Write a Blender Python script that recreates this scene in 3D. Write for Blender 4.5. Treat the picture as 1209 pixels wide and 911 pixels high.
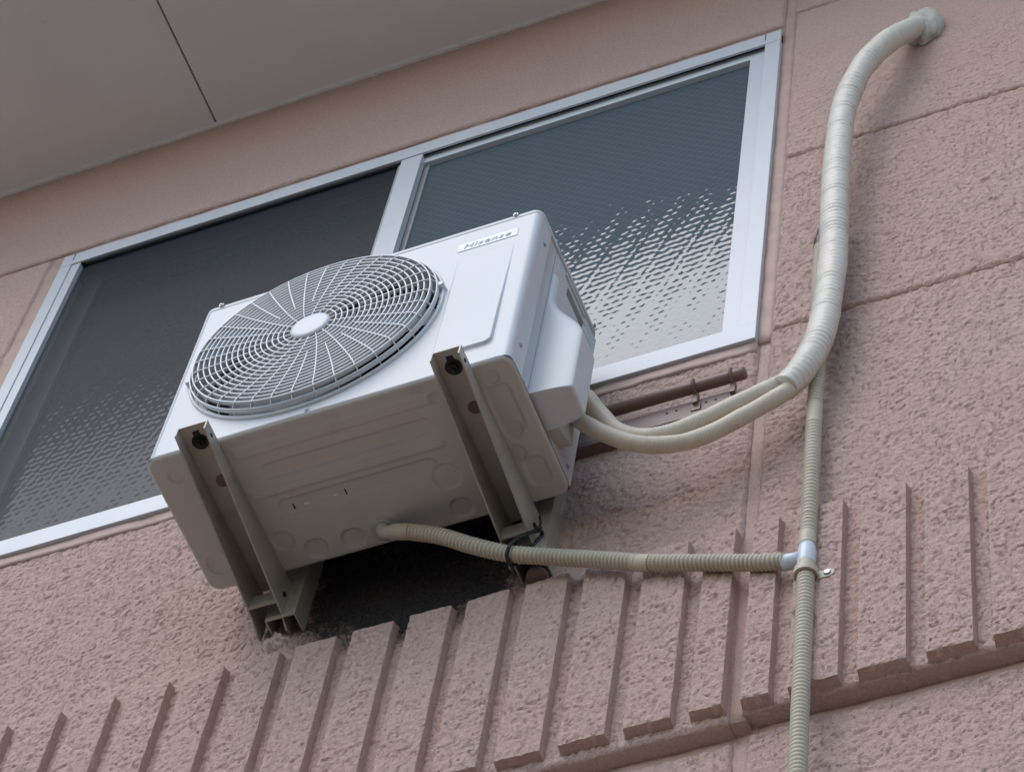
import bpy, bmesh, math, random
import numpy as np
from mathutils import Vector, Matrix

for o in list(bpy.data.objects): bpy.data.objects.remove(o)
scn = bpy.context.scene
C = scn.collection
rad = math.radians
random.seed(4); RNG = np.random.default_rng(4)

# ------------------------------------------------------------------ camera
cam_d = bpy.data.cameras.new('camera'); cam = bpy.data.objects.new('camera', cam_d); C.objects.link(cam)
cam_d.sensor_fit = 'HORIZONTAL'; cam_d.sensor_width = 36.0; cam_d.lens = 3600 / 1209 * 36
cam_d.clip_start = 0.05; cam_d.clip_end = 2000
cam.matrix_world = (Matrix.Translation((2.0861933, -2.53826926, -4.33655268)) @ Matrix.Rotation(0.5657, 4, 'Z')
                    @ Matrix.Rotation(2.5921, 4, 'X') @ Matrix.Rotation(0.2133, 4, 'Z'))
scn.camera = cam
# ------------------------------------------------------------------ sky, sun, exposure
SUN_EL, SUN_AZ = rad(50), rad(-23)          # azimuth measured from -Y towards +X
w = bpy.data.worlds.new('World'); scn.world = w; w.use_nodes = True
nt = w.node_tree; nt.nodes.clear()
sky = nt.nodes.new('ShaderNodeTexSky'); sky.sky_type = 'NISHITA'; sky.sun_disc = False
sky.sun_elevation = SUN_EL; sky.sun_rotation = math.pi - SUN_AZ
sky.air_density = 1.0; sky.dust_density = 1.0; sky.ozone_density = 1.0
hs = nt.nodes.new('ShaderNodeHueSaturation'); hs.inputs['Saturation'].default_value = 1.05
bg = nt.nodes.new('ShaderNodeBackground'); bg.inputs['Strength'].default_value = 0.15
wo = nt.nodes.new('ShaderNodeOutputWorld')
nt.links.new(sky.outputs[0], hs.inputs['Color']); nt.links.new(hs.outputs[0], bg.inputs[0]); nt.links.new(bg.outputs[0], wo.inputs[0])
sd = bpy.data.lights.new('sun', 'SUN'); sd.energy = 0.6; sd.angle = rad(45); sd.color = (1.0, 0.985, 0.96)
so = bpy.data.objects.new('sun', sd); C.objects.link(so)
svec = Vector((math.sin(SUN_AZ) * math.cos(SUN_EL), -math.cos(SUN_AZ) * math.cos(SUN_EL), math.sin(SUN_EL)))
so.location = svec * 30; so.rotation_euler = svec.to_track_quat('Z', 'Y').to_euler()
vs = scn.view_settings; vs.view_transform = 'Standard'; vs.look = 'None'; vs.gamma = 1.0; vs.use_curve_mapping = False
vs.exposure = 0.72

# ------------------------------------------------------------------ dimensions (metres)
GZ = -5.9                     # ground
W, H, YF, YB = 0.68, 0.538, -0.352, -0.070    # outdoor unit
WX0, WX1, WZ0, WZ1 = -0.812, 0.970, 0.466, 1.822   # window
SZ = 2.354                    # soffit
JX = 0.983                    # vertical panel joint

# ------------------------------------------------------------------ materials
MATS = {}
def mat(name, col, rough=0.6, metal=0.0, spec=0.5, var=0.08, vscale=30.0, bump=0.0, bscale=200.0, ior=None, dirt=None, alpha=None):
    m = bpy.data.materials.new(name); m.use_nodes = True; MATS[name] = m
    n = m.node_tree.nodes; l = m.node_tree.links; b = n['Principled BSDF']
    b.inputs['Roughness'].default_value = rough; b.inputs['Metallic'].default_value = metal
    b.inputs['Specular IOR Level'].default_value = spec
    if ior: b.inputs['IOR'].default_value = ior
    g = n.new('ShaderNodeNewGeometry')
    t = n.new('ShaderNodeTexNoise'); t.inputs['Scale'].default_value = vscale; t.inputs['Detail'].default_value = 5
    l.new(g.outputs['Position'], t.inputs['Vector'])
    r = n.new('ShaderNodeValToRGB')
    r.color_ramp.elements[0].position = 0.3; r.color_ramp.elements[1].position = 0.7
    r.color_ramp.elements[0].color = (*[c * (1 - var) for c in col], 1); r.color_ramp.elements[1].color = (*[min(1, c * (1 + var)) for c in col], 1)
    l.new(t.outputs['Fac'], r.inputs['Fac'])
    out = r.outputs['Color']
    if dirt:                                   # (colour, scale, threshold, amount)
        t3 = n.new('ShaderNodeTexNoise'); t3.inputs['Scale'].default_value = dirt[1]; t3.inputs['Detail'].default_value = 8; t3.inputs['Roughness'].default_value = 0.7
        l.new(g.outputs['Position'], t3.inputs['Vector'])
        mr = n.new('ShaderNodeMapRange'); mr.inputs['From Min'].default_value = dirt[2]; mr.inputs['From Max'].default_value = dirt[2] + 0.15; mr.inputs['To Max'].default_value = dirt[3]
        l.new(t3.outputs['Fac'], mr.inputs['Value'])
        mx = n.new('ShaderNodeMixRGB'); mx.inputs[2].default_value = (*dirt[0], 1)
        l.new(mr.outputs[0], mx.inputs[0]); l.new(out, mx.inputs[1]); out = mx.outputs[0]
    l.new(out, b.inputs['Base Color'])
    if bump:
        t2 = n.new('ShaderNodeTexNoise'); t2.inputs['Scale'].default_value = bscale; t2.inputs['Detail'].default_value = 4
        l.new(g.outputs['Position'], t2.inputs['Vector'])
        bp = n.new('ShaderNodeBump'); bp.inputs['Distance'].default_value = bump; bp.inputs['Strength'].default_value = 1.0
        l.new(t2.outputs['Fac'], bp.inputs['Height']); l.new(bp.outputs[0], b.inputs['Normal'])
    return m

WALLC = (0.62, 0.43, 0.355)
mat('stucco', WALLC, 0.75, var=0.13, vscale=170, bump=0.0022, bscale=360, spec=0.35)
mat('stucco_strip', WALLC, 0.75, var=0.13, vscale=170, bump=0.0022, bscale=360, spec=0.35)
mat('sealant', (0.47, 0.325, 0.262), 0.65, var=0.10, vscale=25, bump=0.001, bscale=70, dirt=((0.12, 0.09, 0.08), 9, 0.60, 0.5))
mat('soffit', (0.82, 0.77, 0.72), 0.7, var=0.04, vscale=3, bump=0.0003, bscale=60, dirt=((0.25, 0.22, 0.2), 14, 0.66, 0.35))
mat('soffit_trim', (0.74, 0.70, 0.63), 0.6, dirt=((0.16, 0.12, 0.10), 22, 0.62, 0.8))
mat('roof_metal', (0.10, 0.10, 0.11), 0.5)
mat('aluminium', (0.60, 0.62, 0.635), 0.38, metal=0.0, var=0.03, vscale=12, dirt=((0.45, 0.46, 0.47), 6, 0.60, 0.35))
mat('aluminium_shaded', (0.33, 0.33, 0.32), 0.45, var=0.05)  # darker copy of the aluminium, shade put into the colour
mat('sash_grey', (0.15, 0.155, 0.16), 0.5)
mat('seam_shade_dark', (0.03, 0.033, 0.036), 0.6)  # near black for seams and for shade painted into recesses
mat('ac_white', (0.585, 0.60, 0.60), 0.42, var=0.015, vscale=4, dirt=((0.55, 0.53, 0.5), 18, 0.66, 0.25))
mat('ac_base', (0.51, 0.485, 0.43), 0.42, var=0.03, vscale=10, dirt=((0.35, 0.32, 0.29), 11, 0.58, 0.45))
mat('grille_white', (0.62, 0.635, 0.635), 0.4, var=0.01)
mat('cavity', (0.05, 0.053, 0.056), 0.6)
mat('fan_grey', (0.26, 0.28, 0.29), 0.45, var=0.05)
mat('screw', (0.40, 0.42, 0.44), 0.4, metal=0.7)
mat('bracket', (0.40, 0.365, 0.305), 0.42, metal=0.15, var=0.10, vscale=22, dirt=((0.20, 0.15, 0.10), 30, 0.60, 0.6))
mat('bolt', (0.014, 0.014, 0.014), 0.5, metal=0.4)
mat('rust_and_slot_shade', (0.16, 0.11, 0.09), 0.7, var=0.2)  # bracket foot, and the shade painted in the arm slot
mat('pipe_tape', (0.64, 0.55, 0.42), 0.5, var=0.05, vscale=40, dirt=((0.42, 0.36, 0.28), 35, 0.58, 0.5))
mat('wrap_tape', (0.68, 0.63, 0.53), 0.42, var=0.04, vscale=25, dirt=((0.48, 0.45, 0.38), 24, 0.58, 0.5))
mat('putty', (0.52, 0.50, 0.42), 0.6, var=0.10, vscale=60, bump=0.003, bscale=45)
mat('hose', (0.52, 0.455, 0.335), 0.5, var=0.06, vscale=14, dirt=((0.25, 0.22, 0.17), 26, 0.60, 0.6))
mat('joint_plastic', (0.62, 0.66, 0.68), 0.3, var=0.04)
mat('tie_black', (0.012, 0.012, 0.012), 0.4)
mat('brown_paint', (0.205, 0.125, 0.098), 0.45, var=0.10, vscale=30, dirt=((0.40, 0.32, 0.27), 40, 0.64, 0.5))
mat('brown_rail', (0.33, 0.235, 0.21), 0.5, var=0.10, vscale=20)
mat('mortar', (0.52, 0.40, 0.33), 0.85, var=0.2, vscale=120, bump=0.003, bscale=120)
mat('sticker', (0.78, 0.82, 0.82), 0.4, var=0.01)
mat('logo_ink', (0.33, 0.37, 0.40), 0.5, var=0.03)
mat('nameplate', (0.60, 0.61, 0.61), 0.4)
mat('asphalt', (0.19, 0.16, 0.132), 0.9, var=0.15, vscale=2)

def coarse_bump(name):
    m = MATS[name]; n = m.node_tree.nodes; l = m.node_tree.links; b = n['Principled BSDF']
    old = b.inputs['Normal'].links[0].from_node
    g = n.new('ShaderNodeNewGeometry'); mp = n.new('ShaderNodeMapping'); mp.inputs['Scale'].default_value = (0.75, 1.0, 1.15); l.new(g.outputs['Position'], mp.inputs['Vector'])
    t = n.new('ShaderNodeTexNoise'); t.inputs['Scale'].default_value = 260; t.inputs['Detail'].default_value = 7; t.inputs['Roughness'].default_value = 0.78; t.inputs['Distortion'].default_value = 0.6
    l.new(mp.outputs[0], t.inputs['Vector'])
    bp = n.new('ShaderNodeBump'); bp.inputs['Distance'].default_value = 0.0032; bp.inputs['Strength'].default_value = 1.0
    l.new(t.outputs['Fac'], bp.inputs['Height']); l.new(bp.outputs[0], old.inputs['Normal'])
coarse_bump('stucco'); coarse_bump('stucco_strip')

# black mould and wet dirt on the wall beneath the unit (a stain with an outline of its own)
def add_stain():
    m = MATS['stucco']; n = m.node_tree.nodes; l = m.node_tree.links; b = n['Principled BSDF']
    g = n.new('ShaderNodeNewGeometry'); sx = n.new('ShaderNodeSeparateXYZ'); l.new(g.outputs['Position'], sx.inputs[0])
    tn = n.new('ShaderNodeTexNoise'); tn.inputs['Scale'].default_value = 14; tn.inputs['Detail'].default_value = 6; l.new(g.outputs['Position'], tn.inputs['Vector'])
    tf = n.new('ShaderNodeTexNoise'); tf.inputs['Scale'].default_value = 160; tf.inputs['Detail'].default_value = 3; l.new(g.outputs['Position'], tf.inputs['Vector'])
    def ma(op, a, c, clamp=False):
        q = n.new('ShaderNodeMath'); q.operation = op; q.use_clamp = clamp
        for i, v in enumerate((a, c)):
            if isinstance(v, (int, float)): q.inputs[i].default_value = v
            else: l.new(v, q.inputs[i])
        return q.outputs[0]
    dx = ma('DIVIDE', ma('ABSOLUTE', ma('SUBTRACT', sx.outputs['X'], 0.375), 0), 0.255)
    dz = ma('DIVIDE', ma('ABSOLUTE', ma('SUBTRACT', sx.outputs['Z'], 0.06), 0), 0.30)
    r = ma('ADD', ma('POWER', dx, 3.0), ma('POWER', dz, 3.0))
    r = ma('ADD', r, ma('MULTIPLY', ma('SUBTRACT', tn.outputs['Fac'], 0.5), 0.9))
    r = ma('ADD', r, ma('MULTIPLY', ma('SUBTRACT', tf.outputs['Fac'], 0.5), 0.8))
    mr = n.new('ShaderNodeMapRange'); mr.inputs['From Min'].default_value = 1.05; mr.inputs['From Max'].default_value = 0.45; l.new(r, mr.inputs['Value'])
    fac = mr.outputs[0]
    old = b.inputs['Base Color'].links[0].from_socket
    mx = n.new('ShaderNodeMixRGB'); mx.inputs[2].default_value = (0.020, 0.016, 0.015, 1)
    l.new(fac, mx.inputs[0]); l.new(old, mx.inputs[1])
    # broad weathering: pale lime bloom and darker run marks
    t4 = n.new('ShaderNodeTexNoise'); t4.inputs['Scale'].default_value = 2.2; t4.inputs['Detail'].default_value = 5; l.new(g.outputs['Position'], t4.inputs['Vector'])
    m2 = n.new('ShaderNodeMapRange'); m2.inputs['From Min'].default_value = 0.4; m2.inputs['From Max'].default_value = 0.7; m2.inputs['To Max'].default_value = 0.35; l.new(t4.outputs['Fac'], m2.inputs['Value'])
    mw = n.new('ShaderNodeMixRGB'); mw.inputs[2].default_value = (0.63, 0.47, 0.40, 1); l.new(m2.outputs[0], mw.inputs[0]); l.new(old, mw.inputs[1]); l.new(mw.outputs[0], mx.inputs[1])
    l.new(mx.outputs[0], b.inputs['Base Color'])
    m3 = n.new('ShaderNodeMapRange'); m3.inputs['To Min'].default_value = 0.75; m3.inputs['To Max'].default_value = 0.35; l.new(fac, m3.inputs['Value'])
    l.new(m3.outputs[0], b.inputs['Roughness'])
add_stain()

def glass_mat(name, base, amp, wires):
    m = bpy.data.materials.new(name); m.use_nodes = True; MATS[name] = m
    n = m.node_tree.nodes; l = m.node_tree.links; b = n['Principled BSDF']
    b.inputs['Roughness'].default_value = 0.03; b.inputs['IOR'].default_value = 1.46
    g = n.new('ShaderNodeNewGeometry'); sx = n.new('ShaderNodeSeparateXYZ'); l.new(g.outputs['Position'], sx.inputs[0])
    def ma(op, a, c=0.0, d=None):
        q = n.new('ShaderNodeMath'); q.operation = op
        for i, v in enumerate((a, c)):
            if isinstance(v, (int, float)): q.inputs[i].default_value = v
            else: l.new(v, q.inputs[i])
        return q.outputs[0]
    X, Z = sx.outputs['X'], sx.outputs['Z']
    nz = n.new('ShaderNodeTexNoise'); nz.inputs['Scale'].default_value = 34; l.new(g.outputs['Position'], nz.inputs['Vector'])
    wob = ma('MULTIPLY', nz.outputs['Fac'], 0.015)
    u = ma('ADD', ma('ADD', ma('MULTIPLY', X, 0.90), ma('MULTIPLY', Z, 0.42)), wob)
    v = ma('ADD', ma('ADD', ma('MULTIPLY', X, -0.62), ma('MULTIPLY', Z, 0.80)), wob)
    hgt = ma('ADD', ma('MULTIPLY', ma('SINE', ma('MULTIPLY', u, 2 * math.pi / 0.034)), ma('MULTIPLY', ma('SINE', ma('MULTIPLY', v, 2 * math.pi / 0.026)), 1.6)), ma('MULTIPLY', ma('SINE', ma('MULTIPLY', ma('SUBTRACT', Z, ma('MULTIPLY', X, 0.25)), 2 * math.pi / 0.021)), 0.5))
    nf = n.new('ShaderNodeTexNoise'); nf.inputs['Scale'].default_value = 130; nf.inputs['Detail'].default_value = 2; l.new(g.outputs['Position'], nf.inputs['Vector'])
    hgt = ma('ADD', hgt, ma('MULTIPLY', nf.outputs['Fac'], 0.5))
    bp = n.new('ShaderNodeBump'); bp.inputs['Strength'].default_value = 1.0; bp.inputs['Distance'].default_value = amp; l.new(hgt, bp.inputs['Height'])
    l.new(bp.outputs[0], b.inputs['Normal'])
    col = None
    if wires:                      # the wire mesh cast into the pane
        def line(expr, pitch, wd):
            f = ma('FRACT', ma('DIVIDE', expr, pitch)); return ma('LESS_THAN', ma('ABSOLUTE', ma('SUBTRACT', f, 0.5)), wd)
        a = ma('ADD', ma('MULTIPLY', X, 0.7071), ma('MULTIPLY', Z, 0.7071)); c = ma('ADD', ma('MULTIPLY', X, -0.7071), ma('MULTIPLY', Z, 0.7071))
        k = ma('MAXIMUM', line(a, 0.0185, 0.03), line(c, 0.0185, 0.03))
        mx = n.new('ShaderNodeMixRGB'); mx.inputs[1].default_value = (*base, 1); mx.inputs[2].default_value = (base[0] * 1.7, base[1] * 1.55, base[2] * 1.5, 1)
        l.new(k, mx.inputs[0]); l.new(mx.outputs[0], b.inputs['Base Color'])
    else:
        nb = n.new('ShaderNodeTexNoise'); nb.inputs['Scale'].default_value = 3; l.new(g.outputs['Position'], nb.inputs['Vector'])
        mx = n.new('ShaderNodeMixRGB'); mx.inputs[1].default_value = (*[c * 0.85 for c in base], 1); mx.inputs[2].default_value = (*[c * 1.15 for c in base], 1)
        l.new(nb.outputs['Fac'], mx.inputs[0]); l.new(mx.outputs[0], b.inputs['Base Color'])
glass_mat('wired_glass', (0.075, 0.105, 0.122), 0.00011, True)
glass_mat('figured_glass', (0.030, 0.045, 0.056), 0.00011, False)

def screen_mat():
    m = bpy.data.materials.new('insect_mesh'); m.use_nodes = True; MATS['insect_mesh'] = m
    n = m.node_tree.nodes; l = m.node_tree.links; b = n['Principled BSDF']
    b.inputs['Base Color'].default_value = (0.010, 0.016, 0.022, 1); b.inputs['Roughness'].default_value = 0.6
    g = n.new('ShaderNodeNewGeometry'); t = n.new('ShaderNodeTexNoise'); t.inputs['Scale'].default_value = 900; l.new(g.outputs['Position'], t.inputs['Vector'])
    mr = n.new('ShaderNodeMapRange'); mr.inputs['To Min'].default_value = 0.48; mr.inputs['To Max'].default_value = 0.66; l.new(t.outputs['Fac'], mr.inputs['Value'])
    l.new(mr.outputs[0], b.inputs['Alpha'])
screen_mat()

# ------------------------------------------------------------------ helpers
ROOTLOC = {}
def link_mesh(name, me, m, parent=None):
    o = bpy.data.objects.new(name, me); C.objects.link(o)
    if m: me.materials.append(MATS[m])
    if parent is not None:
        o.parent = parent
    return o
def wloc(o):
    v = Vector((0, 0, 0))
    while o is not None: v = v + o.location; o = o.parent
    return v
def obj(name, verts, faces, m, parent=None, smooth=False, loc=None):
    """verts in world coordinates; the object's origin is set at loc (default: the parent's origin)"""
    base = wloc(parent) if parent is not None else Vector((0, 0, 0))
    org = Vector(loc) if loc is not None else base
    V = np.asarray(verts, dtype=np.float32).reshape(-1, 3) - np.array(org, dtype=np.float32)
    me = bpy.data.meshes.new(name); me.from_pydata(V.tolist(), [], faces)
    me.validate(); me.update()
    if smooth: me.polygons.foreach_set('use_smooth', [True] * len(me.polygons))
    o = link_mesh(name, me, m, parent); o.location = org - base
    return o
def grid_obj(name, P, m, parent, close=True, back=0.02, smooth=True):
    """P: (ny,nx,3) array of world points"""
    ny, nx = P.shape[:2]; base = wloc(parent)
    V = P.reshape(-1, 3)
    idx = np.arange(nx * ny).reshape(ny, nx)
    Q = np.stack([idx[:-1, :-1], idx[:-1, 1:], idx[1:, 1:], idx[1:, :-1]], -1).reshape(-1, 4)
    if close:                                  # skirt running back into the wall
        ring = np.concatenate([idx[0, :-1], idx[:-1, -1], idx[-1, :0:-1], idx[:0:-1, 0]])
        S = V[ring].copy(); S[:, 1] = back
        k = len(V); V = np.concatenate([V, S]); r2 = np.arange(k, k + len(ring))
        Q2 = np.stack([ring, r2, np.roll(r2, -1), np.roll(ring, -1)], -1)
        Q = np.concatenate([Q, Q2])
    me = bpy.data.meshes.new(name)
    me.vertices.add(len(V)); me.vertices.foreach_set('co', (V - np.array(base)).astype(np.float32).ravel())
    me.loops.add(Q.size); me.loops.foreach_set('vertex_index', Q.astype(np.int32).ravel())
    me.polygons.add(len(Q)); me.polygons.foreach_set('loop_start', np.arange(0, Q.size, 4, dtype=np.int32)); me.polygons.foreach_set('loop_total', np.full(len(Q), 4, dtype=np.int32))
    me.polygons.foreach_set('use_smooth', np.full(len(Q), smooth))
    me.update(calc_edges=True); me.validate()
    return link_mesh(name, me, m, parent)
class MB:
    def __init__(s): s.v = []; s.f = []
    def add(s, v, f):
        k = len(s.v); s.v += [tuple(map(float, p)) for p in v]; s.f += [[i + k for i in q] for q in f]; return s
    def box(s, x0, x1, y0, y1, z0, z1, b=0.0):
        if b <= 0:
            v = [(x, y, z) for z in (z0, z1) for y in (y0, y1) for x in (x0, x1)]
            return s.add(v, [(0, 2, 3, 1), (4, 5, 7, 6), (0, 1, 5, 4), (2, 6, 7, 3), (0, 4, 6, 2), (1, 3, 7, 5)])
        bm = bmesh.new(); bmesh.ops.create_cube(bm, size=1.0)
        for q in bm.verts: q.co = Vector(((x0 + x1) / 2 + q.co.x * (x1 - x0), (y0 + y1) / 2 + q.co.y * (y1 - y0), (z0 + z1) / 2 + q.co.z * (z1 - z0)))
        bmesh.ops.bevel(bm, geom=bm.edges[:], offset=b, segments=2, profile=0.6, affect='EDGES')
        bm.verts.index_update(); r = s.add([q.co for q in bm.verts], [[q.index for q in f.verts] for f in bm.faces]); bm.free(); return r
    def prism(s, poly, axis, a0, a1):
        """poly of 2-D points extruded along axis; 2-D coords are the remaining axes in order"""
        n = len(poly); v = []
        for a in (a0, a1):
            for p in poly:
                q = [p[0], p[1]]; q.insert(axis, a); v.append(q)
        f = [[i, (i + 1) % n, n + (i + 1) % n, n + i] for i in range(n)] + [list(range(n))[::-1], list(range(n, 2 * n))]
        return s.add(v, f)
    def cyl(s, c, axis, r, h, n=16, r2=None):
        """disc/cylinder from c along axis vector for length h"""
        a = Vector(axis).normalized(); t = Vector((0, 0, 1)) if abs(a.z) < 0.9 else Vector((1, 0, 0)); u = a.cross(t).normalized(); w_ = a.cross(u)
        c = Vector(c); r2 = r if r2 is None else r2; v = []
        for k, rr in ((0, r), (h, r2)):
            for i in range(n): an = 2 * math.pi * i / n; v.append(c + a * k + (u * math.cos(an) + w_ * math.sin(an)) * rr)
        return s.add(v, [[i, (i + 1) % n, n + (i + 1) % n, n + i] for i in range(n)] + [list(range(n))[::-1], list(range(n, 2 * n))])
    def tube(s, pts, r, n=16, cap=True, closed=False, rf=None):
        V, F = tube_arrays(pts, r, n, cap, closed, rf); return s.add(V, F)
    def build(s, name, m, parent=None, smooth=False, loc=None): return obj(name, s.v, s.f, m, parent, smooth, loc)

def spline(ctrl, step):
    P = np.array(ctrl, float); P = np.concatenate([[2 * P[0] - P[1]], P, [2 * P[-1] - P[-2]]]); out = []
    for i in range(1, len(P) - 2):
        p0, p1, p2, p3 = P[i - 1:i + 3]; n = max(4, int(np.linalg.norm(p2 - p1) / 0.004))
        t = np.linspace(0, 1, n, endpoint=False)[:, None]
        out.append(0.5 * ((2 * p1) + (-p0 + p2) * t + (2 * p0 - 5 * p1 + 4 * p2 - p3) * t ** 2 + (-p0 + 3 * p1 - 3 * p2 + p3) * t ** 3))
    out = np.concatenate(out + [P[-2:-1]])
    s = np.concatenate([[0], np.cumsum(np.linalg.norm(np.diff(out, axis=0), axis=1))])
    q = np.arange(0, s[-1], step); return np.stack([np.interp(q, s, out[:, k]) for k in range(3)], 1), q
def tube_arrays(pts, r, n=16, cap=True, closed=False, rf=None):
    P = np.array(pts, float); m = len(P)
    T = np.gradient(P, axis=0) if not closed else np.roll(P, -1, 0) - np.roll(P, 1, 0)
    T /= np.linalg.norm(T, axis=1)[:, None]
    u = np.cross(T[0], [0, 0, 1.0]);
    if np.linalg.norm(u) < 1e-3: u = np.cross(T[0], [0, 1.0, 0])
    u /= np.linalg.norm(u); th = 2 * np.pi * np.arange(n) / n; V = np.empty((m, n, 3))
    for i in range(m):
        u = u - T[i] * np.dot(u, T[i]); u /= np.linalg.norm(u); v = np.cross(T[i], u)
        rr = np.full(n, r) if rf is None else rf(i, th)
        V[i] = P[i] + (np.cos(th) * rr)[:, None] * u + (np.sin(th) * rr)[:, None] * v
    idx = np.arange(m * n).reshape(m, n); a = idx if closed else idx[:-1]; b = np.roll(idx, -1, 0) if closed else idx[1:]
    F = np.stack([a, b, np.roll(b, -1, 1), np.roll(a, -1, 1)], -1).reshape(-1, 4).tolist()
    if cap and not closed: F += [idx[0].tolist(), idx[-1][::-1].tolist()]
    return V.reshape(-1, 3), F
def thing(name, label, cat, loc, group=None):
    o = bpy.data.objects.new(name, None); o.empty_display_size = 0.1; C.objects.link(o); o.location = loc
    o['label'] = label; o['category'] = cat
    if group: o['group'] = group
    return o
def smst(a, b, x): t = np.clip((x - a) / (b - a), 0, 1); return t * t * (3 - 2 * t)
_L = RNG.random((512, 512))
def vn(x, z):
    xi = np.floor(x).astype(int); zi = np.floor(z).astype(int); fx = x - xi; fz = z - zi
    fx = fx * fx * (3 - 2 * fx); fz = fz * fz * (3 - 2 * fz)
    g = lambda i, j: _L[i % 512, j % 512]
    return (g(xi, zi) * (1 - fx) + g(xi + 1, zi) * fx) * (1 - fz) + (g(xi, zi + 1) * (1 - fx) + g(xi + 1, zi + 1) * fx) * fz
def stucco_h(X, Z):
    """sprayed stucco relief in metres: torn, drooping flakes wider than high"""
    wx = X + 0.005 * (vn(X * 100 + 9, Z * 100) - .5); wz = Z + 0.006 * (vn(X * 90 + 40, Z * 90 + 7) - .5)
    a = vn(wx * 115 + 3, wz * 150); b = vn(wx * 260 + 31, wz * 270 + 5); c = vn(wx * 34, wz * 40 + 60)
    d = vn(wx * 66 + 77, (wz - 0.15 * wx) * 135 + 13)
    d2 = vn(wx * 110 + 17, wz * 190 + 93)
    crack = np.exp(-((d - .5) / .05) ** 2) * smst(.38, .58, c) + 0.6 * np.exp(-((d2 - .5) / .06) ** 2) * smst(.62, .42, c)
    h = 0.0018 * smst(.25, .75, a) + 0.0015 * b + 0.0008 * c - 0.0034 * crack
    rough = 1 - 0.62 * smst(0.9, 1.9, Z)
    return 1.1 * h * rough

# ------------------------------------------------------------------ ground
ground = obj('ground', [(-150, -200, GZ), (150, -200, GZ), (150, 100, GZ), (-150, 100, GZ)], [(0, 1, 2, 3)], 'asphalt'); ground['kind'] = 'structure'

# ------------------------------------------------------------------ house
house = thing('house', 'pink stucco house wall of large panels under a grey eave', 'house', (0.2, 0.1, GZ))
ST = 0.003
def wall_panel(x0, x1, z0, z1, y=0.0, fine=True, ch=0.006):
    st = ST if fine else 0.1
    nx = max(4, int((x1 - x0) / (st * .8))); nz = max(4, int((z1 - z0) / (st * 1.06)))
    X, Z = np.meshgrid(np.linspace(x0, x1, nx), np.linspace(z0, z1, nz))
    if fine:
        h = stucco_h(X, Z)
        e = np.minimum(np.minimum(X - x0, x1 - X), np.minimum(Z - z0, z1 - Z)) + 0.003 * (vn(X * 60, Z * 60 + 3) - .5)
        drop = 0.006 * (1 - smst(0, ch, e))
        Y = y - h + drop
    else: Y = np.full_like(X, y)
    return grid_obj('wall_panel', np.stack([X, Y, Z], -1), 'stucco', house, True, 0.05 if fine else y + .08)
LZ = -0.672                    # bottom ledge of the ribbed panels
G = 0.0035
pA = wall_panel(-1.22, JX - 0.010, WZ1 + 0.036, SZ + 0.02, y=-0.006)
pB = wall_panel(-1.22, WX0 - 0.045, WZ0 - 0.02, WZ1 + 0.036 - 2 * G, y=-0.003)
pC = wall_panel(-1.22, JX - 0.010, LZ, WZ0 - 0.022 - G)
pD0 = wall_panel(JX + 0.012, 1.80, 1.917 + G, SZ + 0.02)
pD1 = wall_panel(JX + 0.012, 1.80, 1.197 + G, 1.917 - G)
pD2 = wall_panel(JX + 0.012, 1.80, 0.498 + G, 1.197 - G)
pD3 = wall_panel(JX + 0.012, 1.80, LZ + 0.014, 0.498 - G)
pE0 = wall_panel(-1.22, JX - 0.010, -1.30, LZ - 0.02, y=0.027)
pE1 = wall_panel(JX + 0.012, 1.80, -1.30, LZ - 0.006, y=0.027)
for a in ((-4.0, -1.2265, LZ, SZ + .02), (1.8065, 4.0, LZ, SZ + .02)): wall_panel(*a, fine=False)
wall_panel(-4.0, 4.0, GZ, -1.3065, y=0.027, fine=False)
for a in ((-4.0, -1.2265, -1.30, LZ - .02), (1.8065, 4.0, -1.30, LZ - .02)): wall_panel(*a, y=0.027, fine=False)
# body of the wall behind the panels
mb = MB()
mb.box(-4, WX0 - .03, 0.051, 0.16, GZ, SZ + .3); mb.box(WX1 + .012, 4, 0.052, 0.16, GZ, SZ + .3)
mb.box(WX0 - .03, WX1 + .012, 0.051, 0.16, GZ, WZ0 - .012); mb.box(WX0 - .03, WX1 + .012, 0.051, 0.16, WZ1 + .05, SZ + .3)
mb.build('wall_core', 'sealant', house)
# sealant in the joints
def bead(x0, x1, z0, z1, y=0.006, m='sealant'):
    n = max(int(max(x1 - x0, z1 - z0) / 0.03), 2); horiz = (x1 - x0) > (z1 - z0); M = MB()
    nx, nz = (n, 4) if horiz else (4, n)
    X, Z = np.meshgrid(np.linspace(x0, x1, nx), np.linspace(z0, z1, nz))
    Y = y - 0.004 * vn(X * 25 + 5, Z * 25)
    return grid_obj('sealant_bead', np.stack([X, Y, Z], -1), m, house, True, 0.05)
bead(WX0 - .05, JX - .008, WZ1 + .002, WZ1 + .040, 0.003)
bead(WX0 - .05, WX0 + .004, WZ0 - .03, WZ1 + .002, 0.003)
bead(WX1 - .004, JX + .016, WZ0, SZ, 0.004); bead(WX1 - .004, JX + .016, LZ + .003, WZ0 - .001, 0.008, 'stucco_strip'); bead(JX - .014, JX + .016, -1.3, LZ - .004, 0.034, 'stucco_strip')
M = MB(); M.box(.95, 1.01, .0325, .05, LZ - .024, LZ + .016); M.build('joint_filler', 'sealant', house)
bead(WX0 - .05, WX1, WZ0 - .034, WZ0 + .002, -0.003)
bead(-1.22, JX - .004, LZ - .03, LZ - .002, 0.034); bead(JX - .004, 1.8, LZ - .016, LZ + .012, 0.034)
for z in (1.917, 1.197, .498): bead(JX + .018, 1.8, z - .008, z + .008, 0.010)
bead(-1.22, WX0 - .05, WZ1 + .02, WZ1 + .042, 0.010)

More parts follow.
